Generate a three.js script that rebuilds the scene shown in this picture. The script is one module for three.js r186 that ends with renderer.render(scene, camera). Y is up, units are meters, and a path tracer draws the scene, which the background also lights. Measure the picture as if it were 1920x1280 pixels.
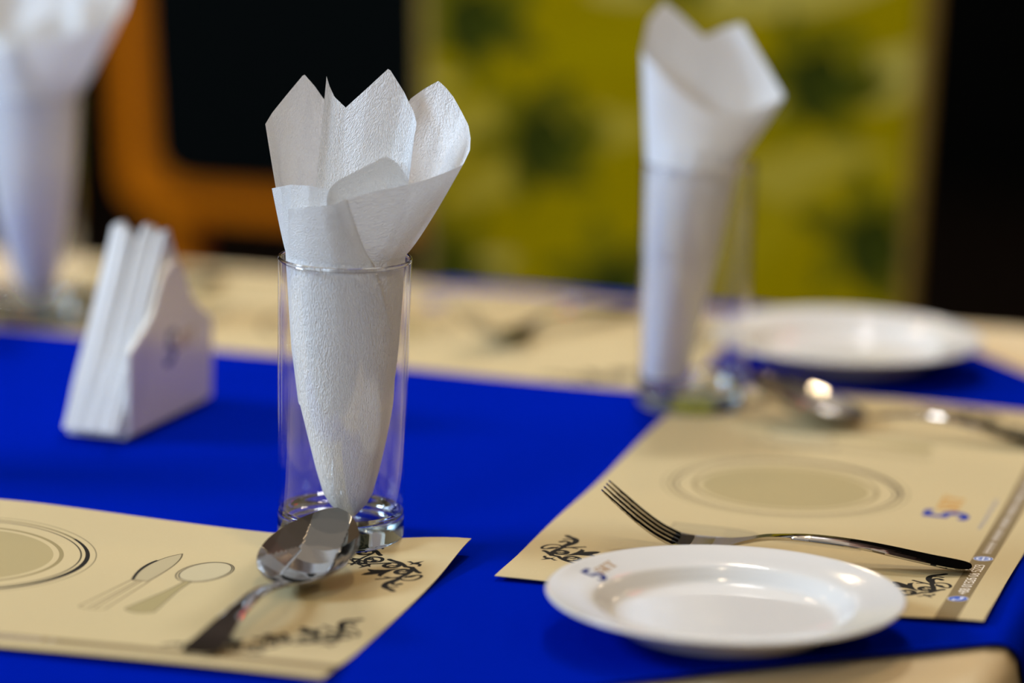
import * as THREE from 'three';
import { RoundedBoxGeometry } from 'three/addons/geometries/RoundedBoxGeometry.js';
import { RectAreaLightUniformsLib } from 'three/addons/lights/RectAreaLightUniformsLib.js';
import { mergeGeometries, mergeVertices, toCreasedNormals } from 'three/addons/utils/BufferGeometryUtils.js';

// ------------------------------------------------------------------ camera, light, exposure
const R = THREE.MathUtils.degToRad, V3 = (x, y, z) => new THREE.Vector3(x, y, z);
const scene = new THREE.Scene();
scene.background = new THREE.Color(0x000000);
const Y0 = 0.75;                                        // height of the laid table
const camera = new THREE.PerspectiveCamera(2 * THREE.MathUtils.radToDeg(Math.atan(640 / 7100)), 1.5, 0.1, 60);
camera.filmGauge = 36;                                  // a 133 mm lens on full frame
camera.position.set(0.0838, Y0 + 0.4964, 1.8441);
camera.lookAt(0.0838, Y0 + 0.4964 - Math.sin(R(12)), 1.8441 - Math.cos(R(12)));
camera.rotateZ(R(1.5));
camera.focus = 1.872;
camera.userData.fStop = 2.3;
camera.updateMatrixWorld();

const renderer = new THREE.WebGLRenderer({ antialias: true });
renderer.toneMapping = THREE.LinearToneMapping;
renderer.toneMappingExposure = 1.0;
renderer.shadowMap.enabled = true;
RectAreaLightUniformsLib.init();

const WARM = new THREE.Color().setRGB(1, 0.80, 0.52), COOL = new THREE.Color().setRGB(0.55, 0.74, 1.0);
const LAMP_CD = 1.8, PANEL_NITS = 62;

// ------------------------------------------------------------------ helpers
let seed = 7;
const rnd = () => { seed = (seed * 1664525 + 1013904223) >>> 0; return seed / 4294967296; };
const lerp = (a, b, t) => a + (b - a) * t, clamp = (x, a, b) => Math.min(b, Math.max(a, x));
const smooth = (a, b, x) => { const t = clamp((x - a) / (b - a), 0, 1); return t * t * (3 - 2 * t); };
const taken = new Map();
function numbered(name) { const n = taken.get(name) ?? 0; taken.set(name, n + 1); return n ? `${name}_${String(n).padStart(3, '0')}` : name; }
function mesh(name, geo, mat, parent, label) {
  const m = new THREE.Mesh(geo, mat); m.name = name; m.castShadow = m.receiveShadow = true;
  if (label) m.userData.label = label;
  parent.add(m); return m;
}
function thing(name, label, category, group) {
  const o = new THREE.Group(); o.name = numbered(name); o.userData = { label, category };
  if (group) o.userData.group = group;
  scene.add(o); return o;
}
function struct(name, geo, mat, label, category) {
  const m = mesh(name, geo, mat, scene); m.userData = { kind: 'structure', label, category }; return m;
}
function copyOf(o, label, group) {
  const c = o.clone(); c.name = numbered(o.name.replace(/_\d{3}$/, '')); c.userData = { ...o.userData, label };
  if (group) c.userData.group = group;
  scene.add(c); return c;
}
// a thin slab: grid of points fn(a, b), thickness th below it; uv = (a, b)
function slab(na, nb, fn, th) {
  const top = [], uv = [], idx = [], N = (na + 1) * (nb + 1);
  for (let j = 0; j <= nb; j++) for (let i = 0; i <= na; i++) { top.push(fn(i / na, j / nb)); uv.push(i / na, j / nb); }
  const at = (i, j) => top[clamp(j, 0, nb) * (na + 1) + clamp(i, 0, na)];
  const pos = [], nor = [];
  for (let j = 0; j <= nb; j++) for (let i = 0; i <= na; i++) {
    const n = at(i + 1, j).clone().sub(at(i - 1, j)).cross(at(i, j + 1).clone().sub(at(i, j - 1))).normalize();
    const p = at(i, j); pos.push(p.x, p.y, p.z); nor.push(n.x, n.y, n.z);
  }
  for (let k = 0; k < N; k++) {
    pos.push(pos[3 * k] - nor[3 * k] * th, pos[3 * k + 1] - nor[3 * k + 1] * th, pos[3 * k + 2] - nor[3 * k + 2] * th);
    nor.push(-nor[3 * k], -nor[3 * k + 1], -nor[3 * k + 2]); uv.push(uv[2 * k], uv[2 * k + 1]);
  }
  for (let j = 0; j < nb; j++) for (let i = 0; i < na; i++) {
    const a = j * (na + 1) + i, b = a + 1, c = a + na + 1, d = c + 1;
    idx.push(a, b, d, a, d, c, N + a, N + d, N + b, N + a, N + c, N + d);
  }
  const rim = [];
  for (let i = 0; i <= na; i++) rim.push(i);
  for (let j = 1; j <= nb; j++) rim.push(j * (na + 1) + na);
  for (let i = na - 1; i >= 0; i--) rim.push(nb * (na + 1) + i);
  for (let j = nb - 1; j >= 0; j--) rim.push(j * (na + 1));
  for (let k = 0; k < rim.length - 1; k++) {             // the edge has vertices and normals of its own
    const q = [rim[k], rim[k + 1], N + rim[k + 1], N + rim[k]].map(v => V3(pos[3 * v], pos[3 * v + 1], pos[3 * v + 2]));
    const n = q[3].clone().sub(q[0]).cross(q[1].clone().sub(q[0])).normalize(), b0 = pos.length / 3;
    for (const [m, p] of q.entries()) { const v = rim[k + (m === 1 || m === 2 ? 1 : 0)]; pos.push(p.x, p.y, p.z); nor.push(n.x, n.y, n.z); uv.push(uv[2 * v], uv[2 * v + 1]); }
    idx.push(b0, b0 + 3, b0 + 2, b0, b0 + 2, b0 + 1);
  }
  const g = new THREE.BufferGeometry();
  g.setAttribute('position', new THREE.Float32BufferAttribute(pos, 3));
  g.setAttribute('normal', new THREE.Float32BufferAttribute(nor, 3));
  g.setAttribute('uv', new THREE.Float32BufferAttribute(uv, 2));
  g.setIndex(idx); return g;
}
// an open sheet without thickness (paper)
function sheet(na, nb, fn, us = 1, vs = 1) {
  const pos = [], uv = [], idx = [];
  for (let j = 0; j <= nb; j++) for (let i = 0; i <= na; i++) { const p = fn(i / na, j / nb); pos.push(p.x, p.y, p.z); uv.push(i / na * us, j / nb * vs); }
  for (let j = 0; j < nb; j++) for (let i = 0; i < na; i++) { const a = j * (na + 1) + i; idx.push(a, a + 1, a + na + 2, a, a + na + 2, a + na + 1); }
  const g = new THREE.BufferGeometry();
  g.setAttribute('position', new THREE.Float32BufferAttribute(pos, 3)); g.setAttribute('uv', new THREE.Float32BufferAttribute(uv, 2));
  g.setIndex(idx); g.computeVertexNormals(); return g;
}
function box(w, h, d, x = 0, y = 0, z = 0, r = 0.004) { const g = new RoundedBoxGeometry(w, h, d, 2, Math.min(r, w / 2.1, h / 2.1, d / 2.1)); g.translate(x, y, z); return g; }
function canvas(w, h, draw, srgb = true) {
  const c = document.createElement('canvas'); c.width = w; c.height = h; draw(c.getContext('2d'), w, h);
  const t = new THREE.CanvasTexture(c); t.wrapS = t.wrapT = THREE.RepeatWrapping; t.magFilter = THREE.LinearFilter;
  if (srgb) t.colorSpace = THREE.SRGBColorSpace; return t;
}
function noiseTexture(n, f) {                            // grey, n x n, value = f(i, j) in 0..1
  const d = new Uint8Array(n * n * 4);
  for (let j = 0; j < n; j++) for (let i = 0; i < n; i++) { const v = clamp(f(i, j), 0, 1) * 255, k = 4 * (j * n + i); d[k] = d[k + 1] = d[k + 2] = v; d[k + 3] = 255; }
  const t = new THREE.DataTexture(d, n, n); t.wrapS = t.wrapT = THREE.RepeatWrapping; t.magFilter = THREE.LinearFilter; t.minFilter = THREE.LinearFilter; t.needsUpdate = true; return t;
}
function tileNoise(n, cells) {                           // smooth tiling value noise
  const g = []; for (let k = 0; k < cells * cells; k++) g.push(rnd());
  return (i, j) => {
    const x = i / n * cells, y = j / n * cells, x0 = Math.floor(x), y0 = Math.floor(y), fx = x - x0, fy = y - y0, s = t => t * t * (3 - 2 * t);
    const q = (a, b) => g[(b % cells) * cells + (a % cells)];
    return lerp(lerp(q(x0, y0), q(x0 + 1, y0), s(fx)), lerp(q(x0, y0 + 1), q(x0 + 1, y0 + 1), s(fx)), s(fy));
  };
}

// table axes: u runs to the right and a little towards the viewer, v away from the viewer
const AX = 0.0783, AZ = 0.0652, CA = Math.cos(R(15)), SA = Math.sin(R(15));
const T = (u, v, y = 0) => V3(AX + u * CA + v * SA, y, AZ + u * SA - v * CA);
const TURN = R(-15);                                     // rotation.y of things square to the table: local x = u, local z = -v
const U0 = -0.76, U1 = 0.247, V0 = -0.262, V1 = 0.712;   // the table top

// ------------------------------------------------------------------ materials
const std = (p) => new THREE.MeshStandardMaterial(p), phys = (p) => new THREE.MeshPhysicalMaterial(p);
const lin = (r, g, b) => new THREE.Color().setRGB(r, g, b);
const weave = noiseTexture(256, (i, j) => { const a = Math.sin(i / 256 * Math.PI * 128), b = Math.sin(j / 256 * Math.PI * 128); return 0.5 + 0.25 * ((Math.floor(i / 4) + Math.floor(j / 4)) % 2 ? a : b) + 0.2 * (rnd() - 0.5); });
const rep = (t, x, y) => { const c = t.clone(); c.repeat.set(x, y); c.needsUpdate = true; return c; };
const paperN1 = tileNoise(512, 170), paperN2 = tileNoise(512, 64), paperN3 = tileNoise(512, 9);
const paperBump = noiseTexture(512, (i, j) => 0.55 * paperN1(i, j) + 0.3 * paperN2(i, j) + 0.15 * paperN3(i, j));
const M = {
  cloth: std({ color: lin(0.60, 0.47, 0.27), roughness: 0.95, bumpMap: rep(weave, 30, 30), bumpScale: 0.0002 }),
  blue: phys({ color: lin(0.0001, 0.0095, 0.31), roughness: 0.95, bumpMap: rep(weave, 34, 34), bumpScale: 0.00018, specularIntensity: 0.0 }),
  napkin: phys({ color: lin(0.88, 0.875, 0.86), roughness: 1, specularIntensity: 0.1, transmission: 0.14, thickness: 0, bumpMap: paperBump, bumpScale: 0.0007, side: THREE.DoubleSide }),
  glass: phys({ color: 0xffffff, roughness: 0, transmission: 1, thickness: 0, ior: 1.5 }),
  heel: phys({ color: 0xffffff, roughness: 0, transmission: 1, thickness: 0.012, ior: 1.5, attenuationColor: lin(0.75, 0.93, 0.95), attenuationDistance: 0.08 }),
  china: phys({ color: lin(0.66, 0.64, 0.60), roughness: 0.06, ior: 1.5 }),
  steel: std({ color: lin(0.62, 0.60, 0.57), metalness: 1, roughness: 0.07 }),
  acrylic: phys({ color: lin(0.78, 0.74, 0.66), roughness: 0.25, clearcoat: 0.5, clearcoatRoughness: 0.1 }),
  wood: phys({ specularIntensity: 0.15, color: lin(0.5, 0.13, 0.0004), roughness: 0.5 }),
  darkWood: std({ color: lin(0.03, 0.015, 0.008), roughness: 0.6 }),
  blackPad: phys({ specularIntensity: 0.05, color: lin(0.0012, 0.002, 0.002), roughness: 0.8 }),
  piping: std({ color: lin(0.24, 0.15, 0.02), roughness: 0.8 }),
  wall: phys({ specularIntensity: 0.05, color: lin(0.0016, 0.0020, 0.0020), roughness: 0.9 }),
  sideWall: std({ color: lin(0.20, 0.165, 0.13), roughness: 0.9 }),
  ceiling: std({ color: lin(0.30, 0.25, 0.19), roughness: 0.95 }),
  lampTrim: std({ color: lin(0.6, 0.6, 0.6), roughness: 0.4 }),
  bulb: std({ color: 0x000000, emissive: WARM, emissiveIntensity: 60 }),
  panel: std({ color: 0x000000, emissive: COOL, emissiveIntensity: 6 }),
  red: std({ color: 0x000000, emissive: lin(1, 0.03, 0.04), emissiveIntensity: 5 }),
};
const plankN = tileNoise(256, 40);
M.floor = phys({ specularIntensity: 0.1, color: lin(0.006, 0.004, 0.003), roughness: 0.75, roughnessMap: noiseTexture(256, (i, j) => 0.7 + 0.3 * plankN(i, j)) });

// ------------------------------------------------------------------ the room
const RX0 = -3.2, RX1 = 3.4, RZ0 = -5.5, RZ1 = 3.6, RH = 2.9, TK = 0.12;
function slabBox(x0, x1, y0, y1, z0, z1) { const g = new THREE.BoxGeometry(x1 - x0, y1 - y0, z1 - z0); g.translate((x0 + x1) / 2, (y0 + y1) / 2, (z0 + z1) / 2); return g; }
struct('floor', slabBox(RX0, RX1, -TK, 0, RZ0, RZ1), M.floor, 'dark floor of the dining room under the tables', 'floor');
struct('ceiling', slabBox(RX0 - TK, RX1 + TK, RH, RH + TK, RZ0 - TK, RZ1 + TK), M.ceiling, 'plain beige ceiling over the dining room', 'ceiling');
struct('wall_back', slabBox(RX0 - TK, RX1 + TK, 0, RH, RZ0 - TK, RZ0), M.wall, 'black wall far behind the chairs', 'wall');
struct('wall_front', slabBox(RX0 - TK, RX1 + TK, 0, RH, RZ1, RZ1 + TK), M.sideWall, 'dark wall behind the viewer', 'wall');
struct('wall_left', slabBox(RX0 - TK, RX0, 0, RH, RZ0, RZ1), M.sideWall, 'dark wall on the left carrying the cool light panel', 'wall');
struct('wall_right', slabBox(RX1, RX1 + TK, 0, RH, RZ0, RZ1), M.sideWall, 'dark wall on the right of the room', 'wall');

// warm downlights set in rows in the ceiling; they show as the small bright points in china, steel and glass
{
  const trimG = new THREE.LatheGeometry([[0.062, 0], [0.075, 0], [0.075, -0.008], [0.062, -0.012], [0.060, 0]].map(p => new THREE.Vector2(...p)), 28);
  const bulbG = new THREE.SphereGeometry(0.05, 20, 10); bulbG.scale(1, 0.6, 1); bulbG.translate(0, -0.012, 0);
  const rows = ['far', 'second', 'third', 'nearest'];
  [-4.2, -2.1, 0.2, 2.5].forEach((z, r) => [-1.6, 0.25, 2.1].forEach((x, c) => {
    const o = thing('ceiling_downlight', `round warm ceiling downlight, ${['left', 'middle', 'right'][c]} in the ${rows[r]} row`, 'lamp', 'ceiling downlights over the dining room');
    o.position.set(x, RH - 0.001, z);
    mesh('trim_ring', trimG, M.lampTrim, o); mesh('bulb', bulbG, M.bulb, o);
    const l = new THREE.PointLight(WARM, LAMP_CD); l.position.set(0, -0.012, 0); l.shadow.radius = 2; l.castShadow = true; o.add(l);
  }));
}
// cool light panels tilted down to the tables: one on the left wall, one behind the viewer
for (const [label, x, y, z, nits] of [['cool white light panel tilted down from the left wall', RX0 + 0.42, 2.35, -0.12, PANEL_NITS], ['cool white light panel tilted down in the corner behind the viewer', -1.9, 2.2, RZ1 - 0.42, PANEL_NITS * 0.42]]) {
  const o = thing('light_panel', label, 'lamp', 'cool light panels on the walls');
  o.position.set(x, y, z); o.lookAt(0, Y0, z < 0 ? z : 0);
  mesh('panel_frame', box(0.84, 0.64, 0.04, 0, 0, -0.012), M.lampTrim, o);
  mesh('diffuser', box(0.78, 0.58, 0.02, 0, 0, 0.006), M.panel, o);
  mesh('bracket', box(0.06, 0.06, 0.30, 0, 0, -0.16), M.lampTrim, o);
  const l = new THREE.RectAreaLight(COOL, nits, 0.78, 0.58);
  l.position.set(x, y, z); l.lookAt(0, Y0, z < 0 ? z : 0); l.translateZ(-0.022); scene.add(l);
}
// a white pendant over the far end of the table
{
  const white = lin(0.92, 0.95, 1.0), p = thing('white_pendant_lamp', 'white globe pendant lamp hanging over the far end of the table', 'lamp');
  p.position.set(0.15, 2.2, -1.05);
  mesh('globe', new THREE.SphereGeometry(0.08, 32, 20), std({ color: 0x000000, emissive: white, emissiveIntensity: 30 }), p);
  mesh('cord', new THREE.CylinderGeometry(0.004, 0.004, RH - 2.28, 8).translate(0, (RH - 2.28) / 2 + 0.08, 0), M.lampTrim, p);
  const l = new THREE.PointLight(white, 2.6); l.shadow.radius = 4; l.castShadow = true; p.add(l);
}
// red lamps deeper in the room that tint china and steel
{
  const red = lin(1, 0.03, 0.04);
  const o = thing('red_light_bar', 'small glowing red light bar high on the far black wall', 'lamp');
  o.position.set(0.62, 2.14, RZ0 + 0.04);
  mesh('housing', box(0.18, 0.08, 0.05, 0, 0, -0.01), M.darkWood, o); mesh('tube', box(0.11, 0.035, 0.03, 0, 0, 0.02, 0.014), M.red, o);
  const l = new THREE.RectAreaLight(red, 5, 0.11, 0.035); l.position.set(0.62, 2.14, RZ0 + 0.09); l.lookAt(0.62, 1.5, 0); scene.add(l);
  const p = thing('red_pendant_lamp', 'glowing red glass pendant lamp hanging from the ceiling', 'lamp');
  p.position.set(0.9, 2.35, -1.9);
  const shade = new THREE.LatheGeometry([[0, 0.10], [0.03, 0.10], [0.10, 0.06], [0.15, 0], [0.16, -0.06], [0.13, -0.11], [0.06, -0.14], [0, -0.145]].map(q => new THREE.Vector2(...q)).reverse(), 32);
  mesh('glass_shade', shade, M.red, p); mesh('cord', new THREE.CylinderGeometry(0.004, 0.004, RH - 2.45, 8).translate(0, (RH - 2.45) / 2 + 0.10, 0), M.darkWood, p);
  const q = new THREE.PointLight(red, 0.12); q.shadow.radius = 5; q.castShadow = true; p.add(q);
}

// ------------------------------------------------------------------ table, cloth and overlay
const cu = (U0 + U1) / 2, cv = (V0 + V1) / 2;
{
  const t = thing('dining_table', 'square dining table hidden under the cream and blue cloths', 'table');
  t.position.copy(T(cu, cv)); t.rotation.y = TURN;
  mesh('tabletop', box(U1 - U0 - 0.004, 0.03, V1 - V0 - 0.004, 0, 0.731, 0, 0.012), M.wood, t);
  for (const a of [-1, 1]) for (const b of [-1, 1]) mesh('leg', box(0.05, 0.715, 0.05, a * ((U1 - U0) / 2 - 0.07), 0.358, b * ((V1 - V0) / 2 - 0.07)), M.wood, t);
}
const wrinkle = (u, v) => 0.0006 * (Math.sin(19 * u + 7 * v) * Math.sin(11 * v - 5 * u) + 0.6 * Math.sin(31 * v + 12 * u + 1) * Math.sin(23 * u - 9 * v));
// cloth laid over the table: a point (u, v) of the flat cloth -> where it hangs; off = height over the top
function drape(u, v, off, fold = 0.012) {
  const du = Math.max(0, u - U1, U0 - u), dv = Math.max(0, v - V1, V0 - v), d = Math.hypot(du, dv);
  const bu = clamp(u, U0, U1), bv = clamp(v, V0, V1), y = 0.7475 + off + wrinkle(bu, bv);
  if (d === 0) return T(u, v, y);
  const su = du / d * Math.sign(u - bu), sv = dv / d * Math.sign(v - bv), r = 0.010 + off, q = r * Math.PI / 2;
  let out, down;
  if (d < q) { out = r * Math.sin(d / r); down = r * (1 - Math.cos(d / r)); }
  else {
    const h = d - q, along = du > dv ? v : u;
    out = r + fold * smooth(0, 0.2, h) * (0.6 + Math.sin(along * 26) * 0.7 + 0.5 * Math.sin(along * 47 + 1)) + 0.06 * h; down = r + h;
  }
  return T(bu + su * out, bv + sv * out, y - down);
}
{
  const drop = 0.27, geo = slab(170, 170, (a, b) => drape(lerp(U0 - drop, U1 + drop, a), lerp(V0 - drop, V1 + drop, b), 0), 0.0009);
  const g = mesh('tablecloth', geo, M.cloth, scene); g.name = numbered('tablecloth');
  g.userData = { label: 'cream tablecloth hanging over the table under the blue overlay', category: 'tablecloth' };
}
// the blue overlay lies turned across the table: e1 runs along its front hem
const HA = R(38.5), e1 = [Math.cos(HA), Math.sin(HA)], n1 = [Math.sin(HA), -Math.cos(HA)];
{
  const hemLift = (p) => 0.0022 * smooth(0.05, 0, 0.1764 - p) ;
  const geo = slab(200, 200, (a, b) => {
    const q = lerp(-0.45, 0.5007, a), p = lerp(0.1764, -0.70, b);
    const u = e1[0] * q + n1[0] * p, v = e1[1] * q + n1[1] * p;
    return drape(u, v, 0.0016 + hemLift(p) * (1 + 0.5 * Math.sin(q * 21)), 0.016);
  }, 0.0007);
  const g = mesh('overlay_cloth', geo, M.blue, scene); g.name = numbered('overlay_cloth');
  g.userData = { label: 'royal blue overlay cloth laid diagonally across the table', category: 'tablecloth' };
}
const topY = (u, v) => 0.7475 + 0.0016 + wrinkle(u, v);  // surface of the overlay

// ------------------------------------------------------------------ printed paper placemats
const MW = 0.465, MH = 0.239;
const INK = '#14120d', CREAM = '#bba97f';
const STROKES = [[1.5, [[49.1,47.1],[45.5,46.8],[40.8,46.4],[36.6,45.5],[32.9,44.4],[29.6,42.9],[26.8,42.6],[23.9,43.6],[19.8,47.4]]], [2.2, [[31.3,37.6],[29.2,39.4],[26.6,40.6],[23.8,42.4],[21.6,44.9],[19.7,47.7]]], [2.4, [[19.8,47.4],[17.0,47.8],[14.7,50.0],[12.7,53.2],[10.6,54.6]]], [1.8, [[40.8,45.7],[42.9,40.8],[43.1,36.8],[40.8,34.5],[37.5,34.4],[34.9,36.6],[34.2,39.6],[34.8,41.7]]], [1.5, [[50.1,39.9],[48.6,42.9],[46.2,44.6],[43.1,44.9],[41.0,45.8]]], [2.2, [[24.2,43.0],[23.2,45.9],[23.8,48.5],[25.9,50.3],[28.5,50.3],[30.9,48.3],[30.9,46.0],[29.2,44.2]]], [1.2, [[28.7,48.5],[27.5,46.1],[25.5,47.3],[24.5,45.2]]], [2.4, [[16.2,48.0],[15.0,52.9],[15.5,56.6],[17.6,58.1],[20.3,58.8],[22.3,57.1],[22.3,53.6],[20.0,51.4],[16.7,51.9]]], [1.2, [[20.8,56.2],[19.6,53.9],[18.0,55.5],[17.3,53.5]]], [2.4, [[15.5,51.0],[15.6,57.6],[16.8,60.6],[17.9,64.4],[18.0,67.7]]], [1.5, [[18.0,64.1],[16.3,67.3],[13.2,67.8],[10.0,66.3],[8.0,62.1],[8.1,58.1],[10.9,58.4],[13.6,60.5],[15.0,62.9]]], [1.6, [[27.8,69.8],[25.5,68.3],[22.7,66.6],[19.1,64.2]]], [1.3, [[25.0,65.0],[22.7,65.5],[20.5,65.3]]], [3.0, [[18.2,67.7],[19.9,71.1],[21.2,74.9],[21.1,79.4],[19.8,82.0],[16.3,84.0],[14.6,85.8]]], [2.2, [[17.7,67.8],[18.7,71.2],[18.9,74.0],[17.5,75.7],[15.7,75.3],[14.2,73.6]]], [1.5, [[19.6,79.5],[17.1,80.2],[14.6,78.7]]]];
const LEAVES = [[[42.1,54.0],[41.2,49.8],[39.8,47.3],[37.6,45.9],[37.8,48.1],[36.7,51.2],[38.4,49.8],[39.9,51.7]], [[37.2,64.8],[36.5,61.3],[34.4,58.5],[36.0,56.9],[37.2,54.3],[33.7,55.0],[28.4,54.0],[24.7,51.7],[21.7,49.5],[24.6,54.4],[26.3,58.6],[27.1,63.0],[26.9,65.5],[29.5,63.5],[29.3,60.8],[32.0,62.8],[34.7,64.5]], [[39.7,42.2],[39.1,38.7],[37.9,38.9],[35.7,40.2],[36.9,41.1],[35.6,42.3],[38.1,42.1]], [[15.9,65.1],[15.3,60.7],[14.1,61.2],[10.5,59.6],[12.5,62.8],[14.5,63.6]], [[21.5,39.8],[19.7,39.2],[17.6,41.2],[13.2,37.7],[14.9,41.3],[12.9,43.0],[12.9,45.8],[14.4,45.7],[14.4,43.6],[17.0,43.1],[18.9,44.6],[18.3,41.8]]];
function drawFlourish(c) {                               // scrollwork in mm from a corner of the mat, symmetric about the diagonal
  const half = () => {
    c.lineCap = c.lineJoin = 'round'; c.strokeStyle = c.fillStyle = INK;
    for (const [w, p] of STROKES) { c.lineWidth = w; c.beginPath(); c.moveTo(...p[0]); for (let k = 1; k < p.length - 1; k++) c.quadraticCurveTo(p[k][0], p[k][1], (p[k][0] + p[k + 1][0]) / 2, (p[k][1] + p[k + 1][1]) / 2); c.lineTo(...p.at(-1)); c.stroke(); }
    for (const p of LEAVES) { c.beginPath(); c.moveTo(...p[0]); for (const q of p.slice(1)) c.lineTo(...q); c.closePath(); c.fill(); }
  };
  half(); c.save(); c.transform(0, 1, 1, 0, 0, 0); half(); c.restore();
}
function drawLogo(c, s) {                                // blue five with gold lettering beside it, s = height of the five in units
  c.save(); c.scale(s / 10, s / 10);
  c.fillStyle = '#0b2a8c'; c.beginPath();                // ribbon-like five, drawn from its flag down to its tail
  c.moveTo(0.6, 10); c.lineTo(5.6, 10.2); c.quadraticCurveTo(6.8, 9.6, 6.4, 8.2); c.quadraticCurveTo(4, 8.9, 2.6, 8.2); c.lineTo(2.3, 6.2);
  c.bezierCurveTo(6.4, 6.6, 7.0, 3.6, 5.2, 1.6); c.bezierCurveTo(3.8, 0.1, 1.2, -0.3, -0.4, 0.8); c.quadraticCurveTo(-1, 2, 0.2, 2.6);
  c.bezierCurveTo(1.6, 1.5, 3.4, 1.8, 3.6, 3.2); c.bezierCurveTo(3.7, 4.5, 2, 4.9, 0.4, 4.6); c.closePath(); c.fill();
  c.fillStyle = '#b57a12'; c.scale(1, -1); c.font = 'italic bold 6.4px serif'; c.fillText('SKY', 6.0, -3.6);
  c.restore();
}
const matTexture = canvas(2048, 1052, (c, w, h) => {
  const k = w / (MW * 1000);
  c.fillStyle = CREAM; c.fillRect(0, 0, w, h);
  for (let n = 0; n < 9000; n++) { c.fillStyle = rnd() < 0.5 ? 'rgba(255,245,215,0.05)' : 'rgba(150,130,90,0.05)'; c.fillRect(rnd() * w, rnd() * h, 1 + rnd() * 5, 1 + rnd() * 2); }
  c.setTransform(k, 0, 0, -k, 0, h);                     // millimetres, y up from the bottom edge
  const W = MW * 1000, H = MH * 1000;
  // plate drawing
  const px = 232.5, py = 141;
  c.fillStyle = '#a39368'; c.beginPath(); c.arc(px, py, 45, 0, 7); c.fill();
  c.strokeStyle = '#8f8058'; c.lineWidth = 2.2; c.beginPath(); c.arc(px, py, 49, 0, 7); c.stroke();
  c.strokeStyle = '#877b5a'; c.lineWidth = 0.7; c.beginPath(); c.arc(px, py, 66, 0, 7); c.stroke();
  c.strokeStyle = '#4a4331'; c.lineWidth = 0.8; c.beginPath(); c.arc(px, py, 58.6, 0, 7); c.stroke();
  for (let a = 0; a < 120; a++) { const t = a / 120 * Math.PI * 2, th = Math.pow(Math.max(0, Math.cos(t + 0.35)), 2); c.strokeStyle = th > 0.15 ? INK : '#6f6443'; c.lineWidth = 1.1 + 1.6 * th; c.beginPath(); c.arc(px, py, 61.8, t, t + 0.06); c.stroke(); }
  // knife
  c.lineWidth = 0.7; c.strokeStyle = '#5c5138'; c.fillStyle = '#aa9c78';
  c.beginPath(); c.moveTo(326, 131); c.bezierCurveTo(322, 150, 323, 172, 332, 184); c.bezierCurveTo(337, 170, 336, 150, 334, 131); c.closePath(); c.fill(); c.stroke();
  c.lineWidth = 1.5; c.strokeStyle = INK; c.beginPath(); c.moveTo(326, 131); c.bezierCurveTo(322, 148, 322.5, 160, 325, 168); c.stroke();
  c.lineWidth = 0.8; c.strokeStyle = '#7d7050';
  for (const [a, b] of [[325.5, 318.5], [329, 323.5], [331, 326.5], [334.5, 331.5]]) { c.beginPath(); c.moveTo(a, 130); c.lineTo(b, 80); c.stroke(); }
  c.beginPath(); c.moveTo(318.5, 80); c.quadraticCurveTo(325, 76, 331.5, 80); c.stroke();
  c.beginPath(); c.moveTo(325, 130); c.lineTo(335, 131); c.stroke();
  // spoon
  c.fillStyle = '#b5a885'; c.strokeStyle = '#3a3426'; c.lineWidth = 0.6;
  c.save(); c.translate(354, 156); c.rotate(-0.12);
  c.beginPath(); c.ellipse(0, 0, 12.2, 20, 0, 0, 7); c.stroke(); c.beginPath(); c.ellipse(0, 0.6, 11, 18.6, 0, 0, 7); c.fill(); c.stroke(); c.restore();
  c.fillStyle = '#9c8d61'; c.strokeStyle = '#6c6148'; c.beginPath(); c.moveTo(350.5, 137); c.bezierCurveTo(349, 118, 345, 108, 340, 84); c.quadraticCurveTo(347, 76, 355, 83); c.bezierCurveTo(354, 108, 352.5, 118, 354, 137); c.closePath(); c.fill(); c.stroke();
  // fork on the other side of the plate
  c.fillStyle = '#aa9c78'; c.strokeStyle = '#6c6148';
  c.beginPath(); c.moveTo(118, 80); c.bezierCurveTo(120, 108, 122, 120, 122, 134); c.bezierCurveTo(112, 140, 113, 152, 113, 180); c.lineTo(136, 180); c.bezierCurveTo(136, 152, 137, 140, 127, 134); c.bezierCurveTo(127, 120, 129, 108, 131, 80); c.closePath(); c.fill(); c.stroke();
  c.strokeStyle = CREAM; c.lineWidth = 2; for (const x of [118.5, 124.5, 130.5]) { c.beginPath(); c.moveTo(x, 181); c.lineTo(x, 152); c.stroke(); }
  // logo with a faint line of script under it
  c.save(); c.translate(200, 37); drawLogo(c, 25); c.restore();
  c.strokeStyle = 'rgba(70,90,150,0.55)'; c.lineWidth = 0.7; c.beginPath(); c.moveTo(182, 29);
  for (let x = 182; x < 250; x += 1.2) c.lineTo(x + 0.5, 29 + 2.2 * Math.sin(x * 1.9) * (0.5 + 0.5 * Math.sin(x * 0.7))); c.stroke();
  // contact ribbon
  c.fillStyle = '#7d6c4b'; c.fillRect(0, 12.5, W, 11);
  const icon = (x) => { c.fillStyle = '#f4f2ee'; c.beginPath(); c.arc(x, 18, 5, 0, 7); c.fill(); c.fillStyle = '#1648a8'; c.beginPath(); c.arc(x, 18, 4.6, 0, 7); c.fill(); };
  icon(38); c.strokeStyle = '#ffffff'; c.lineCap = 'round'; c.lineWidth = 0.8; c.beginPath(); c.moveTo(36, 20); c.quadraticCurveTo(36.2, 16.2, 40, 16); c.stroke(); c.lineWidth = 1.4; c.beginPath(); c.moveTo(35.8, 20.2); c.lineTo(36.5, 19.6); c.moveTo(39.4, 16.6); c.lineTo(40.2, 15.9); c.stroke();
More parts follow.
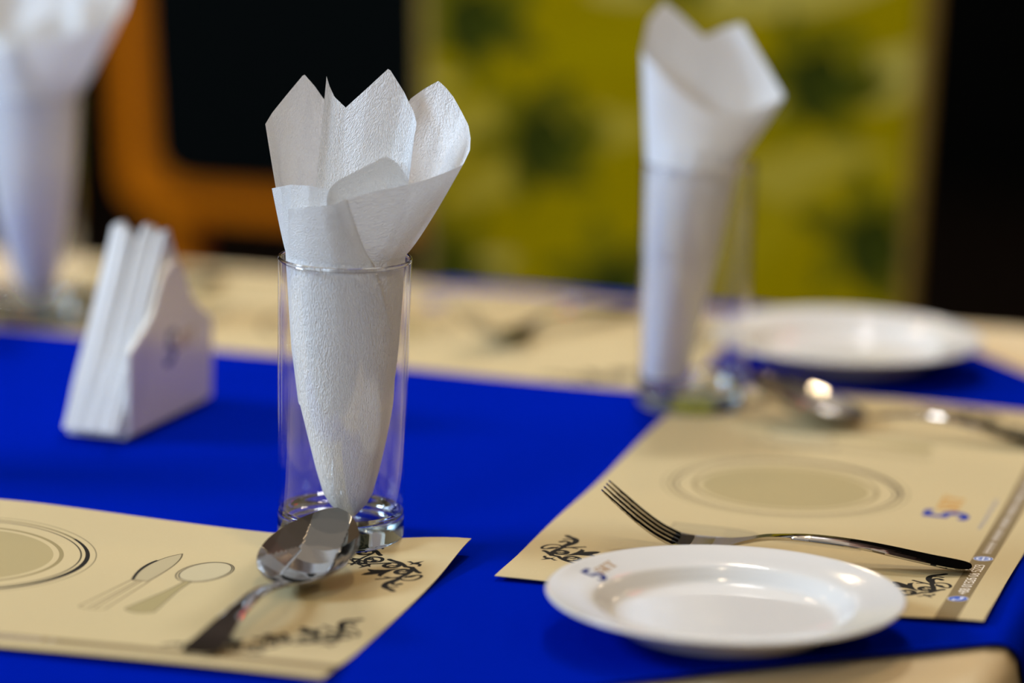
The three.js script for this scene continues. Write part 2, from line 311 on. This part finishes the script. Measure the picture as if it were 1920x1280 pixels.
  icon(122); c.strokeStyle = '#ffffff'; c.lineWidth = 0.6; c.beginPath(); c.ellipse(122, 18, 1.4, 3.4, 0, 0, 7); c.stroke(); c.beginPath(); c.arc(122, 18, 3.4, 0, 7); c.moveTo(118.6, 18); c.lineTo(125.4, 18); c.stroke();
  c.save(); c.scale(1, -1); c.fillStyle = '#efe9df'; c.font = '7.2px sans-serif'; c.textBaseline = 'middle';
  const tw = c.measureText('+88 01326 08 5223').width; c.translate(47, -18); c.scale(62 / tw, 1); c.fillText('+88 01326 08 5223', 0, 0); c.restore();
  c.strokeStyle = 'rgba(235,228,225,0.75)'; c.lineWidth = 0.8; c.beginPath();
  for (let x = 131; x < 330; x += 3.1) { if (Math.sin(x * 0.9) > -0.85) { c.moveTo(x, 16); c.lineTo(x + 0.6, 20); c.moveTo(x + 0.6, 18); c.lineTo(x + 2, 18.5); } } c.stroke();
  // corner scrolls
  for (const [sx, sy, ox, oy] of [[1, 1, 0, 17], [-1, 1, W, 17], [1, -1, 0, H], [-1, -1, W, H]]) { c.save(); c.transform(sx, 0, 0, sy, ox, oy); drawFlourish(c); c.restore(); }
});
M.mat = phys({ map: matTexture, roughness: 0.8, specularIntensity: 0.25 });
M.mat.map.wrapS = M.mat.map.wrapT = THREE.ClampToEdgeWrapping;
// place(s, t) -> [u, v]; lift(s, t) -> extra height
function placemat(label, place, lift) {
  const geo = slab(60, 36, (a, b) => { const [u, v] = place(a * MW, b * MH); return T(u, v, topY(u, v) + 0.0006 + lift(a * MW, b * MH)); }, 0.00035);
  const m = mesh('placemat', geo, M.mat, scene); m.name = numbered('placemat');
  m.userData = { label, category: 'placemat', group: 'printed paper placemats' }; return m;
}
const bumpAt = (s, t, s0, t0, w) => Math.exp(-((s - s0) ** 2 + (t - t0) ** 2) / (w * w));
placemat('cream printed placemat under the front spoon, left of the front plate', (s, t) => [s - 0.49, t - 0.193],
  (s, t) => 0.0055 * bumpAt(s, t, MW, MH, 0.045) + 0.0018 * bumpAt(s, t, 0.21, MH, 0.05) + 0.0035 * smooth(0.05, 0, t) * (0.6 + 0.4 * Math.sin(s * 17 + 1.2)) + 0.0008 * (1 + Math.sin(s * 31)) * smooth(0.1, MH, t));
placemat('cream printed placemat with phone number ribbon, under the fork on the right', (s, t) => [MH - t, s],
  (s, t) => 0.0012 * smooth(0.05, 0, s) * (1 - 0.5 * bumpAt(s, t, 0, 0.11, 0.05)) + 0.001 * (1 + Math.sin(s * 19 + 0.5)) * smooth(0.05, 0, t) + 0.0008 * (1 + Math.sin(s * 23)) * smooth(0.17, MH, t));
placemat('blurred cream placemat on the far side of the table behind the front glass', (s, t) => [-0.01 - s, 0.672 - t + 0.06 * s * 0.9],
  (s, t) => 0.0015 * (1 + Math.sin(s * 15)) * smooth(0.08, 0, t));

// ------------------------------------------------------------------ plates
const plateLogo = canvas(1024, 1024, (c, w) => {
  c.fillStyle = '#ffffff'; c.fillRect(0, 0, w, w); const k = w / 180;
  c.setTransform(k, 0, 0, -k, w / 2, w / 2);             // millimetres from the middle of the plate
  c.save(); c.rotate(R(0)); c.translate(-3, 62); drawLogo(c, 13); c.restore();
});
M.plate = M.china.clone(); M.plate.map = plateLogo;
const plateProto = (() => {
  const top = [[0, 0.0060], [0.030, 0.0060], [0.048, 0.0062], [0.0535, 0.0072], [0.0575, 0.0105], [0.0605, 0.0130], [0.064, 0.0142], [0.074, 0.0160], [0.0815, 0.0176], [0.0832, 0.0178]];
  const under = [[0.0839, 0.0172], [0.0832, 0.0163], [0.074, 0.0138], [0.063, 0.0118], [0.057, 0.0075], [0.053, 0.0032], [0.050, 0.0010], [0.049, 0.0], [0.0465, 0.0], [0.0455, 0.0022], [0.03, 0.0026], [0, 0.0026]];
  const curve = new THREE.SplineCurve(top.map(p => new THREE.Vector2(...p))).getPoints(60); curve[0].x = 0;
  const all = [...curve, ...under.map(p => new THREE.Vector2(...p))].reverse();
  const seg = 128, g = new THREE.LatheGeometry(all, seg), p = g.attributes.position, uv = g.attributes.uv, n = all.length;
  for (let i = 0; i < p.count; i++) { const isTop = i % n >= under.length; uv.setXY(i, isTop ? 0.5 + p.getX(i) / 0.18 : 0.5, isTop ? 0.5 - p.getZ(i) / 0.18 : 0.5); }
  return g;
})();
function plate(label, x, z, turn) {
  const m = mesh('side_plate', plateProto, M.plate, scene); m.name = numbered('side_plate');
  m.position.set(x, Y0 + 0.0022, z); m.rotation.y = turn; m.userData = { label, category: 'plate', group: 'white side plates' }; return m;
}
plate('glossy white side plate in the foreground with blue and gold logo on its rim', 0.186, 0.148, R(62));
plate('blurred white side plate at the back, beside the far napkin glass', 0.290, -0.445, R(-118));

// ------------------------------------------------------------------ glasses
const glassProto = (() => {
  const H = 0.1445, r = y => lerp(0.0318, 0.0333, y / H), wall = 0.0014, fl = 0.0125;
  const pts = [];
  for (let k = 0; k <= 12; k++) { const y = lerp(0.0145, H - 0.0018, k / 12); pts.push([r(y), y]); }
  
  for (let k = 0; k <= 12; k++) { const y = lerp(H - 0.0018, 0.0165, k / 12); pts.push([r(y) - wall, y]); }
  const wallG = new THREE.LatheGeometry(pts.map(p => new THREE.Vector2(...p)), 96);
  const heel = [[0, 0.0012], [0.024, 0.0012], [0.0265, 0.0004], [0.0295, 0.0002], [0.0312, 0.0014], [0.0318, 0.0035], [0.0318, 0.0144], [0.0304, 0.0164], [0.0290, 0.0140], [0.0255, 0.0122], [0.018, fl - 0.0012], [0.008, fl - 0.0006], [0, fl - 0.0004]];
  const ring = Array.from({ length: 17 }, (_, k) => new THREE.Vector2(r(H) - 0.0007 + 0.00085 * Math.cos(k / 16 * 2 * Math.PI), H - 0.0011 + 0.0011 * Math.sin(k / 16 * 2 * Math.PI)));
  return { wallG, rimG: new THREE.LatheGeometry(ring, 96), heelG: new THREE.LatheGeometry(heel.map(p => new THREE.Vector2(...p)), 96) };
})();
function glass(label, pos) {
  const o = thing('tumbler_glass', label, 'glass', 'straight tumbler glasses holding napkins'); o.position.copy(pos);
  mesh('glass_wall', glassProto.wallG, M.glass, o); mesh('rim', glassProto.rimG, M.heel, o, 'rounded clear rim'); mesh('glass_base', glassProto.heelG, M.heel, o, 'thick clear glass base'); return o;
}
const G1 = V3(0, Y0 + 0.0009, 0), G2 = V3(0.1896, Y0 + 0.0009, -0.321), G3 = V3(-0.2228, Y0 + 0.0009, -0.5215), G4 = V3(-0.389, Y0 + 0.0009, -0.122);
glass('clear straight tumbler in sharp focus behind the front spoon', G1);
glass('blurred clear tumbler beside the back plate', G2);
glass('blurred clear tumbler cut off at the left edge behind the napkin holder', G3);
glass('clear tumbler outside the left edge, whose shadow falls across the blue cloth', G4);

// ------------------------------------------------------------------ napkins rolled into the glasses
// A fold is a list of columns: top point [x, h, z] and rim point [x, z]; below the rim the column follows the cone.
const catmull = (arr, t) => { const n = arr.length - 1, x = clamp(t, 0, 1) * n, i = Math.min(n - 1, Math.floor(x)), f = x - i, g = k => arr[clamp(k, 0, n)]; return arr[0].map((_, d) => { const a = g(i - 1)[d], b = g(i)[d], c = g(i + 1)[d], e = g(i + 2)[d]; return 0.5 * (2 * b + (c - a) * f + (2 * a - 5 * b + 4 * c - e) * f * f + (3 * b - a - 3 * c + e) * f * f * f); }); };
const linear = (arr, t) => { const n = arr.length - 1, x = clamp(t, 0, 1) * n, i = Math.min(n - 1, Math.floor(x)), f = x - i; return arr[i].map((a, d) => lerp(a, arr[i + 1][d], f)); };
const RIM = 0.146;
function profileAt(profile, h) {                        // [h, cx, scale]
  for (let k = 0; k < profile.length - 1; k++) if (h <= profile[k][0] && h >= profile[k + 1][0]) { const f = (h - profile[k + 1][0]) / (profile[k][0] - profile[k + 1][0]); return [lerp(profile[k + 1][1], profile[k][1], f), lerp(profile[k + 1][2], profile[k][2], f)]; }
  return h > profile[0][0] ? profile[0].slice(1) : profile.at(-1).slice(1);
}
function fold(cols, profile, hmin, crisp = true, bow = 0.9, twist = 0) {
  const f = crisp ? linear : catmull, len = 0.24;
  return sheet(Math.max(48, cols.length * 6), 46, (a, b) => {
    const c = f(cols, a), [tx, th, tz, rx, rz] = c;
    if (b < 0.5) {                                      // below the rim
      const h = lerp(hmin, RIM, b / 0.5), [cx, s] = profileAt(profile, h), t = R(Math.min(60, twist * (RIM - h))) * (1 - a) ** 1.5;   // the free edge of a twisted fold runs aslant
      return V3(cx + (rx * Math.cos(t) + rz * Math.sin(t)) * s, h, (rz * Math.cos(t) - rx * Math.sin(t)) * s);
    }
    const t = (b - 0.5) / 0.5, e = Math.pow(t, bow), cx = profileAt(profile, RIM)[0];
    return V3(lerp(cx + rx, tx, e), lerp(RIM, th, t), lerp(rz, tz, e));
  }, 0.16 * 8, len * 8);
}
const P1 = [[0.1445, 0, 1], [0.098, 0.0005, 0.9], [0.070, 0.001, 0.785], [0.051, 0.002, 0.65], [0.036, 0.0025, 0.53], [0.0235, 0.003, 0.41], [0.017, 0.0035, 0.28], [0.0125, 0.004, 0.12]];
const rimAt = (deg, r = 0.0300) => [r * Math.cos(R(deg)), r * Math.sin(R(deg))];
function addRims(tops, rims) { return tops.map((t, i) => [...t, ...rims[i]]); }
const spread = (n, a, b, r) => Array.from({ length: n }, (_, i) => rimAt(lerp(a, b, i / (n - 1)), r));
const between = (n, p, q) => Array.from({ length: n }, (_, i) => [lerp(p[0], q[0], i / (n - 1)), lerp(p[1], q[1], i / (n - 1))]);
function body(profile, a0, a1, r, top = RIM + 0.01) {   // the rolled cone itself, its free edge lying a little proud
  return sheet(150, 60, (a, b) => {
    const th = R(lerp(a0, a1, a)), h = lerp(profile.at(-1)[0], top, b), [cx, s] = profileAt(profile, h);
    const rr = (r + 0.0006 * a) * s * (1 + 0.010 * Math.sin(th * 7 + h * 30) + 0.006 * Math.sin(th * 13));
    return V3(cx + rr * Math.cos(th), h, rr * Math.sin(th));
  }, 1.4, 1.2);
}
const napkinFront = (() => {
  const back = addRims([[-0.0409, 0.2083, -0.008], [-0.038, 0.2131, -0.014], [-0.0307, 0.222, -0.022], [-0.0231, 0.2312, -0.026], [-0.0178, 0.2249, -0.028], [-0.0136, 0.2186, -0.03], [-0.0044, 0.2115, -0.03], [0.0026, 0.1999, -0.028]], spread(8, 183, 280, 0.0285));
  const middle = addRims([[-0.0113, 0.2321, -0.014], [-0.0097, 0.2271, -0.014], [-0.0071, 0.2222, -0.012], [-0.0014, 0.2173, -0.01], [0.0096, 0.228, -0.008], [0.0197, 0.2378, -0.008], [0.0273, 0.2266, -0.006], [0.0324, 0.2175, -0.002], [0.0342, 0.2121, 0.002], [0.0331, 0.2052, 0.004]], between(10, [-0.018, 0.004], [0.0265, 0.002]));
  const right = addRims([[0.0283, 0.2176, -0.022], [0.0303, 0.2209, -0.022], [0.0368, 0.2257, -0.023], [0.0439, 0.2301, -0.022], [0.0478, 0.227, -0.02], [0.0516, 0.2228, -0.018], [0.0558, 0.2163, -0.014], [0.0595, 0.2104, -0.008], [0.0608, 0.2053, 0], [0.0607, 0.2002, 0.006], [0.0576, 0.1939, 0.012], [0.0504, 0.191, 0.016], [0.0402, 0.1874, 0.020], [0.0299, 0.185, 0.0235], [0.0145, 0.1819, 0.0265], [0.0029, 0.1785, 0.0285], [-0.0060, 0.1740, 0.0285]], [-62, -58, -48, -38, -32, -26, -20, -13, -5, 4, 14, 26, 42, 56, 72, 84, 96].map(a => rimAt(a, 0.0300)));
  const front = addRims([[0.0010, 0.1790, 0.0300], [-0.0022, 0.1765, 0.0312], [-0.0060, 0.1755, 0.0310], [-0.0114, 0.1746, 0.0300], [-0.0200, 0.1730, 0.0265], [-0.0273, 0.1711, 0.0215]], [62, 72, 84, 100, 124, 150].map(a => rimAt(a, 0.0310)));
  const left = addRims([[-0.0366, 0.1779, 0.002], [-0.032, 0.1801, 0.009], [-0.0266, 0.182, 0.0135], [-0.0172, 0.1824, 0.018], [-0.0066, 0.1809, 0.02]], spread(5, 181, 112, 0.0296));
  const lip = addRims([[-0.0084, 0.1771, 0.022], [-0.0072, 0.1812, 0.020], [-0.0037, 0.1851, 0.018], [0.0048, 0.1897, 0.016], [0.0137, 0.194, 0.013], [0.0193, 0.1963, 0.01], [0.0254, 0.1933, 0.01], [0.0311, 0.1858, 0.012]], between(8, [-0.008, 0.0255], [0.026, 0.012]));
  return [['rolled_cone', body(P1, -292, 66, 0.0286)], ['back_fold', fold(back, P1, 0.08)], ['middle_fold', fold(middle, P1, 0.08)], ['left_fold', fold(left, P1, 0.07)], ['inner_fold', fold(lip, P1, 0.09, false)], ['right_fold', fold(right, P1, 0.0125, true, 0.85)], ['front_fold', fold(front, P1, 0.0125, false, 0.85, 760)]];
})();
const P2 = [[0.1445, -0.004, 1], [0.09, -0.009, 0.80], [0.045, -0.0135, 0.60], [0.0166, -0.0162, 0.48], [0.0165, -0.0162, 0.475]];
const napkinBack = (() => {
  const far = addRims([[-0.0356, 0.209, 0.0], [-0.0322, 0.225, -0.008], [-0.0232, 0.235, -0.014], [-0.0135, 0.2274, -0.018], [0.001, 0.2145, -0.02], [0.0116, 0.22, -0.02], [0.0222, 0.2234, -0.018], [0.0285, 0.2135, -0.014], [0.038, 0.199, -0.008], [0.0473, 0.1843, 0]], spread(10, 180, 360, 0.0268));
  const near = addRims([[-0.0357, 0.2079, 0.003], [-0.0274, 0.2001, 0.012], [-0.0119, 0.186, 0.018], [0.0067, 0.176, 0.02], [0.0252, 0.1759, 0.016], [0.0376, 0.1799, 0.01], [0.0472, 0.1833, 0.002]], spread(7, 180, 0, 0.0272));
  return [['rolled_cone', body(P2, -320, 40, 0.0262)], ['back_fold', fold(far, P2, 0.09)], ['front_fold', fold(near, P2, 0.09, false)]];
})();
function napkin(label, parts, pos, turn = 0) {
  const o = thing('paper_napkin', label, 'napkin', 'white paper napkins rolled into the glasses'); o.position.copy(pos); o.rotation.y = turn;
  for (const [n, g] of parts) mesh(n, g, M.napkin, o); return o;
}
napkin('white paper napkin rolled into the sharp front glass', napkinFront, G1);
napkin('blurred white napkin with two points in the glass by the back plate', napkinBack, G2);
napkin('blurred white napkin at the left edge in the glass behind the napkin holder', napkinFront, G3, -0.15);
napkin('white napkin in the glass outside the left edge', napkinFront, G4, 0.5);

// ------------------------------------------------------------------ cutlery
// lofted along x: stations [x, halfWidth, y, dish, thickness]
function loft(st, na = 90, nc = 18) {
  const f = t => catmull(st, t);
  const ring = t => {
    const [x, w0, y, dish, th] = f(t), w = Math.max(w0, 0.0003), out = [];
    for (let k = 0; k <= nc; k++) { const q = Math.sin((k / nc - 0.5) * Math.PI); out.push(V3(x, y + dish * (q * q) , q * w)); }
    for (let k = nc; k >= 0; k--) { const q = Math.sin((k / nc - 0.5) * Math.PI), e = Math.sqrt(Math.max(0, 1 - q * q)); out.push(V3(x, y + dish * (q * q) - Math.max(0.25, Math.pow(e, 0.6)) * th, q * w)); }
    return out;
  };
  const rings = Array.from({ length: na + 1 }, (_, i) => ring(i / na)), m = rings[0].length, pos = [], idx = [];
  for (const r of rings) for (const p of r) pos.push(p.x, p.y, p.z);
  for (let i = 0; i < na; i++) for (let k = 0; k < m; k++) { const a = i * m + k, b = i * m + (k + 1) % m; idx.push(a, b, a + m, b, b + m, a + m); }
  for (const [row, flip] of [[0, false], [na, true]]) for (let k = 1; k < m - 1; k++) flip ? idx.push(row * m, row * m + k + 1, row * m + k) : idx.push(row * m, row * m + k, row * m + k + 1);
  const g = new THREE.BufferGeometry(); g.setAttribute('position', new THREE.Float32BufferAttribute(pos, 3)); g.setIndex(idx); g.computeVertexNormals();
  return toCreasedNormals(g, 1.0);
}
// spoon: origin at the end of the handle, x towards the bowl's tip
const spoonParts = (() => {
  const L0 = 0.108, BL = 0.074, bowl = [];
  for (let k = 0; k <= 24; k++) {
    const t = k / 24, s = Math.pow(t, 0.9);
    const w = 0.0236 * Math.pow(Math.sin(Math.PI * Math.pow(clamp(t, 0, 1), 0.78)), 0.62) * (t === 0 || t === 1 ? 0 : 1) + (t < 0.05 ? 0.003 * (1 - t / 0.05) : 0);
    const dish = 0.0115 * Math.pow(Math.sin(Math.PI * clamp(t, 0.001, 0.999)), 0.8);
    bowl.push([L0 + s * BL, w, 0.0062 + 0.0185 * t - dish, dish, 0.0014]);
  }
  const handle = [[0, 0.0015, 0.0032, 0, 0.0014], [0.002, 0.0068, 0.0034, 0, 0.0018], [0.008, 0.0088, 0.0042, -0.0006, 0.0022], [0.022, 0.0078, 0.0066, -0.0016, 0.0024], [0.045, 0.0052, 0.0108, -0.0020, 0.0026], [0.070, 0.0037, 0.0130, -0.0020, 0.0028], [0.092, 0.0030, 0.0106, -0.0016, 0.0030], [0.106, 0.0034, 0.0073, -0.0002, 0.0028], [L0 + 0.002, 0.0040, 0.0066, 0, 0.0016], [L0 + 0.005, 0.0046, 0.0058, 0, 0.0012]];
  return [['bowl', loft(bowl, 160, 44)], ['handle', loft(handle, 120, 20)]];
})();
function spoon(label, x, z, turn, pitch = 0) {
  const o = thing('table_spoon', label, 'spoon', 'steel spoons on the placemats'); o.position.set(x, Y0 + 0.001, z); o.rotation.set(0, turn, pitch, 'YXZ');
  for (const [n, g] of spoonParts) mesh(n, g, M.steel, o); return o;
}
// fork: origin at the end of the handle, x towards the tips of the tines
const forkParts = (() => {
  const handle = [[0, 0.0015, 0.0032, 0, 0.0014], [0.002, 0.0066, 0.0036, 0, 0.0018], [0.010, 0.0090, 0.0050, -0.0006, 0.0024], [0.030, 0.0080, 0.0088, -0.0020, 0.0026], [0.055, 0.0056, 0.0122, -0.0022, 0.0028], [0.080, 0.0042, 0.0134, -0.0020, 0.0030], [0.100, 0.0032, 0.0118, -0.0004, 0.0030], [0.113, 0.0042, 0.0086, 0, 0.0026], [0.122, 0.0086, 0.0058, 0.0004, 0.0022], [0.131, 0.0118, 0.0044, 0.0008, 0.0020], [0.142, 0.0124, 0.0046, 0.0006, 0.0019], [0.150, 0.0122, 0.0058, 0.0004, 0.0018]];
  const parts = [['handle', loft(handle, 100, 12)]];
  for (let k = 0; k < 4; k++) {
    const z = (k - 1.5) * 0.0066, g = loft([[0.147, 0.0024, 0.0054, 0, 0.0018], [0.157, 0.0021, 0.0098, 0, 0.0018], [0.167, 0.0019, 0.0162, 0, 0.0017], [0.176, 0.0016, 0.0232, 0, 0.0015], [0.184, 0.0009, 0.0296, 0, 0.0011], [0.1855, 0.0003, 0.0308, 0, 0.0006]], 30, 6);
    g.translate(0, 0, z); parts.push(['tine', g]);
  }
  return parts;
})();
function fork(label, x, z, turn) {
  const o = thing('table_fork', label, 'fork', 'steel forks on the placemats'); o.position.set(x, Y0 + 0.0006, z); o.rotation.y = turn;
  for (const [n, g] of forkParts) mesh(n, g, M.steel, o); return o;
}
const yaw = (x0, z0, x1, z1) => Math.atan2(-(z1 - z0), x1 - x0);
spoon('shiny steel spoon in front of the sharp glass, bowl towards the glass', -0.0540, 0.2170, yaw(-0.0540, 0.2170, 0.000, 0.045), R(0.8));
{ const e = T(0.222, 0.368), b = T(0.05, 0.392); spoon('blurred steel spoon at the foot of the glass by the back plate', e.x, e.z, yaw(e.x, e.z, b.x, b.z)); }
{ const e = T(-0.375, 0.655), b = T(-0.405, 0.48); spoon('blurred steel spoon at the left edge behind the napkin holder', e.x, e.z, yaw(e.x, e.z, b.x, b.z)); }
fork('steel fork with raised tines lying behind the front plate', 0.3141, 0.0341, yaw(0.3141, 0.0341, 0.1315, -0.004));
{ const e = T(-0.085, 0.66), b = T(-0.165, 0.48); fork('blurred steel fork on the far placemat', e.x, e.z, yaw(e.x, e.z, b.x, b.z)); }

// ------------------------------------------------------------------ napkin holder with folded napkins
const HX = -0.128, HZ = -0.256, HT = R(70.7);
{
  const o = thing('napkin_holder', 'white acrylic napkin holder with blue and gold logo on the blue cloth', 'napkin holder');
  o.position.set(HX, Y0 + 0.0002, HZ); o.rotation.y = HT;
  const sh = new THREE.Shape(); sh.moveTo(-0.055, 0); sh.lineTo(-0.055, 0.046); sh.bezierCurveTo(-0.046, 0.052, -0.030, 0.056, -0.022, 0.068); sh.bezierCurveTo(-0.016, 0.078, -0.012, 0.086, 0, 0.088);
  sh.bezierCurveTo(0.012, 0.086, 0.016, 0.078, 0.022, 0.068); sh.bezierCurveTo(0.030, 0.056, 0.046, 0.052, 0.055, 0.046); sh.lineTo(0.055, 0); sh.lineTo(-0.055, 0);
  const pg = new THREE.ExtrudeGeometry(sh, { depth: 0.0022, bevelEnabled: true, bevelSize: 0.0006, bevelThickness: 0.0006, bevelSegments: 2, curveSegments: 16 });
  const logo = canvas(512, 410, (c, w, h) => { c.fillStyle = '#ffffff'; c.fillRect(0, 0, w, h); const k = w / 110; c.setTransform(k, 0, 0, -k, w / 2, h); c.translate(-9, 29); drawLogo(c, 21); });
  const lm = M.acrylic.clone(); lm.map = logo; logo.wrapS = logo.wrapT = THREE.ClampToEdgeWrapping;
  const fg = pg.clone(), p = fg.attributes.position, uv = fg.attributes.uv; for (let i = 0; i < p.count; i++) uv.setXY(i, 0.5 + p.getX(i) / 0.11, clamp(p.getY(i) / 0.088, 0, 1));
  const a = mesh('side_panel', fg, lm, o, 'panel printed with the blue and gold logo'); a.position.set(0, 0.0036, 0.0185);
  const sb = new THREE.Shape(); sb.moveTo(-0.050, 0); sb.bezierCurveTo(-0.044, 0.02, -0.022, 0.05, 0, 0.080); sb.bezierCurveTo(0.022, 0.05, 0.044, 0.02, 0.050, 0); sb.lineTo(-0.050, 0);
  const b = mesh('side_panel', new THREE.ExtrudeGeometry(sb, { depth: 0.0022, bevelEnabled: true, bevelSize: 0.0006, bevelThickness: 0.0006, bevelSegments: 2, curveSegments: 16 }), M.acrylic, o); b.position.set(0, 0.0036, -0.0210);
  mesh('base', box(0.1085, 0.005, 0.0365, 0, 0.0025, 0, 0.001), M.acrylic, o);
  for (let k = 0; k < 9; k++) {
    const z = -0.0152 + k * 0.0038, s = thing('folded_napkin', k === 0 ? 'folded white napkin in the holder, farthest from the logo panel' : k === 8 ? 'folded white napkin in the holder, next to the logo panel' : `folded white napkin in the holder, ${['second', 'third', 'fourth', 'fifth', 'sixth', 'seventh', 'eighth'][k - 1]} from the far panel`, 'napkin', 'folded napkins in the holder');
    s.position.copy(V3(HX, Y0 + 0.0058, HZ)).add(V3(Math.sin(HT) * z, 0, Math.cos(HT) * z)); s.rotation.y = HT;
    const tip = 0.103 + 0.004 * rnd() - (k === 4 ? 0.005 : 0), lean = (k < 4 ? -0.0004 : 0.0004) + 0.0002 * (rnd() - 0.5), w = 0.060 + 0.003 * rnd(), sx = 0.006 * (rnd() - 0.5);
    for (const side of [0, 1]) {
      mesh('ply', slab(14, 14, (a, b) => { const half = (1 - b) * w + 0.002, puff = 0.0002 * Math.sin(0.25 + b * 2.8) * (1 - 0.4 * Math.abs(2 * a - 1)); return V3(sx * b + lerp(-half, half, a), b * (tip - 0.0015 * side), lean * b * b + (side ? -0.0001 : 0.0015) + puff * (side ? -1 : 1)); }, 0.0014), M.napkin, s);
    }
  }
}

// ------------------------------------------------------------------ chairs behind the table
const leafPrint = canvas(1024, 1024, (c, w) => {        // one metre of olive upholstery with leaf blotches
  c.fillStyle = '#8e7c00'; c.fillRect(0, 0, w, w);
  const leaf = (x, y, r, len, a, col) => { c.save(); c.translate(x * w, y * w); c.rotate(a); c.fillStyle = col; c.beginPath(); c.moveTo(-len * w, 0); c.quadraticCurveTo(0, -r * w, len * w, 0); c.quadraticCurveTo(0, r * w, -len * w, 0); c.fill(); c.restore(); };
  for (let k = 0; k < 130; k++) leaf(rnd(), rnd(), 0.03 + 0.02 * rnd(), 0.06 + 0.05 * rnd(), -0.7 + rnd() * 0.7, ['#96840a', '#a4932e', '#7a6c00', '#918000', '#aa9b44'][Math.floor(rnd() * 5)]);
  for (const [x, y] of DARK_LEAVES()) { for (let k = 0; k < 7; k++) leaf(x + 0.035 * Math.cos(k * 0.9 + x * 9), y + 0.03 * Math.sin(k * 0.9 + x * 9), 0.022, 0.032, k * 1.3, ['#5f5a0a', '#6b640b', '#55520c'][k % 3]);
    leaf(x, y, 0.045, 0.022, 0.3, '#2a3008'); leaf(x + 0.012, y + 0.01, 0.026, 0.036, -0.6, '#3a400c'); leaf(x - 0.01, y + 0.012, 0.026, 0.03, 1.2, '#30360c'); }
});
function DARK_LEAVES() { return [[0.266, 0.092], [0.324, 0.183], [0.537, 0.123], [0.235, 0.285], [0.385, 0.295], [0.585, 0.245], [0.43, 0.03], [0.62, 0.40], [0.33, 0.42], [0.5, 0.48]]; }
M.leaf = phys({ map: leafPrint, roughness: 1, specularIntensity: 0.05 });
function chair(name, label, [u, v], w, topH, padMat, frame) {
  const o = thing(name, label, 'chair'); o.position.copy(T(u, v)); o.rotation.y = TURN;
  const tw = w / 2, bw = w / 2 * 0.92, y0 = frame ? 0.60 : 0.46;
  const outline = (inset) => { const s = new THREE.Shape(), r = 0.04, a = bw - inset, b = tw - inset, lo = y0 + inset, hi = topH - inset; s.moveTo(-a + r, lo); s.lineTo(a - r, lo); s.quadraticCurveTo(a, lo, a, lo + r); s.lineTo(b, hi - r); s.quadraticCurveTo(b, hi, b - r, hi); s.lineTo(-b + r, hi); s.quadraticCurveTo(-b, hi, -b, hi - r); s.lineTo(-a, lo + r); s.quadraticCurveTo(-a, lo, -a + r, lo); return s; };
  const pad = new THREE.ExtrudeGeometry(outline(frame ? 0.034 : 0.006), { depth: 0.035, bevelEnabled: true, bevelSize: 0.008, bevelThickness: 0.012, bevelSegments: 4 });
  mesh('back_pad', pad, padMat, o);
  if (frame) {
    const s = outline(0); s.holes.push(new THREE.Path(outline(0.032).getPoints(12).reverse()));
    const g = new THREE.ExtrudeGeometry(s, { depth: 0.034, bevelEnabled: true, bevelSize: 0.004, bevelThickness: 0.004, bevelSegments: 3 }); mesh('back_frame', g, M.wood, o);
  } else {
    const pts = outline(0.0).getPoints(14).map(p => V3(p.x, p.y, 0.036)); mesh('piping', new THREE.TubeGeometry(new THREE.CatmullRomCurve3(pts, true, 'catmullrom', 0.1), 160, 0.009, 8, true), M.piping, o, 'golden edge piping');
  }
  mesh('seat', box(w * 0.98, 0.08, 0.36, 0, 0.43, 0.17, 0.025), padMat, o);
  const legMat = frame ? M.wood : M.darkWood;
  for (const a of [-1, 1]) { mesh('leg', box(0.036, 0.40, 0.036, a * (w / 2 - 0.03), 0.20, 0.32), legMat, o); mesh('leg', box(0.036, y0 + 0.05, 0.036, a * (bw - 0.035), (y0 + 0.05) / 2, -0.022), legMat, o); }
  return o;
}
chair('green_chair', 'upholstered chair in olive green leaf print behind the far placemat', [-0.166, 1.125], 0.392, 1.02, M.leaf, false);
{
  const p = M.leaf.map; const g = scene.getObjectByName('green_chair').children.filter(c => c.material === M.leaf);
  for (const m of g) { const q = m.geometry.attributes.position, uv = new Float32Array(q.count * 2); for (let i = 0; i < q.count; i++) { uv[2 * i] = q.getX(i) + 0.42; uv[2 * i + 1] = q.getY(i) + q.getZ(i) * 0.5; } m.geometry.setAttribute('uv', new THREE.BufferAttribute(uv, 2)); }
}
chair('black_chair', 'wooden framed chair with black padded back in the dark background', [-0.60, 1.72], 0.52, 1.05, M.blackPad, true);

renderer.render(scene, camera);
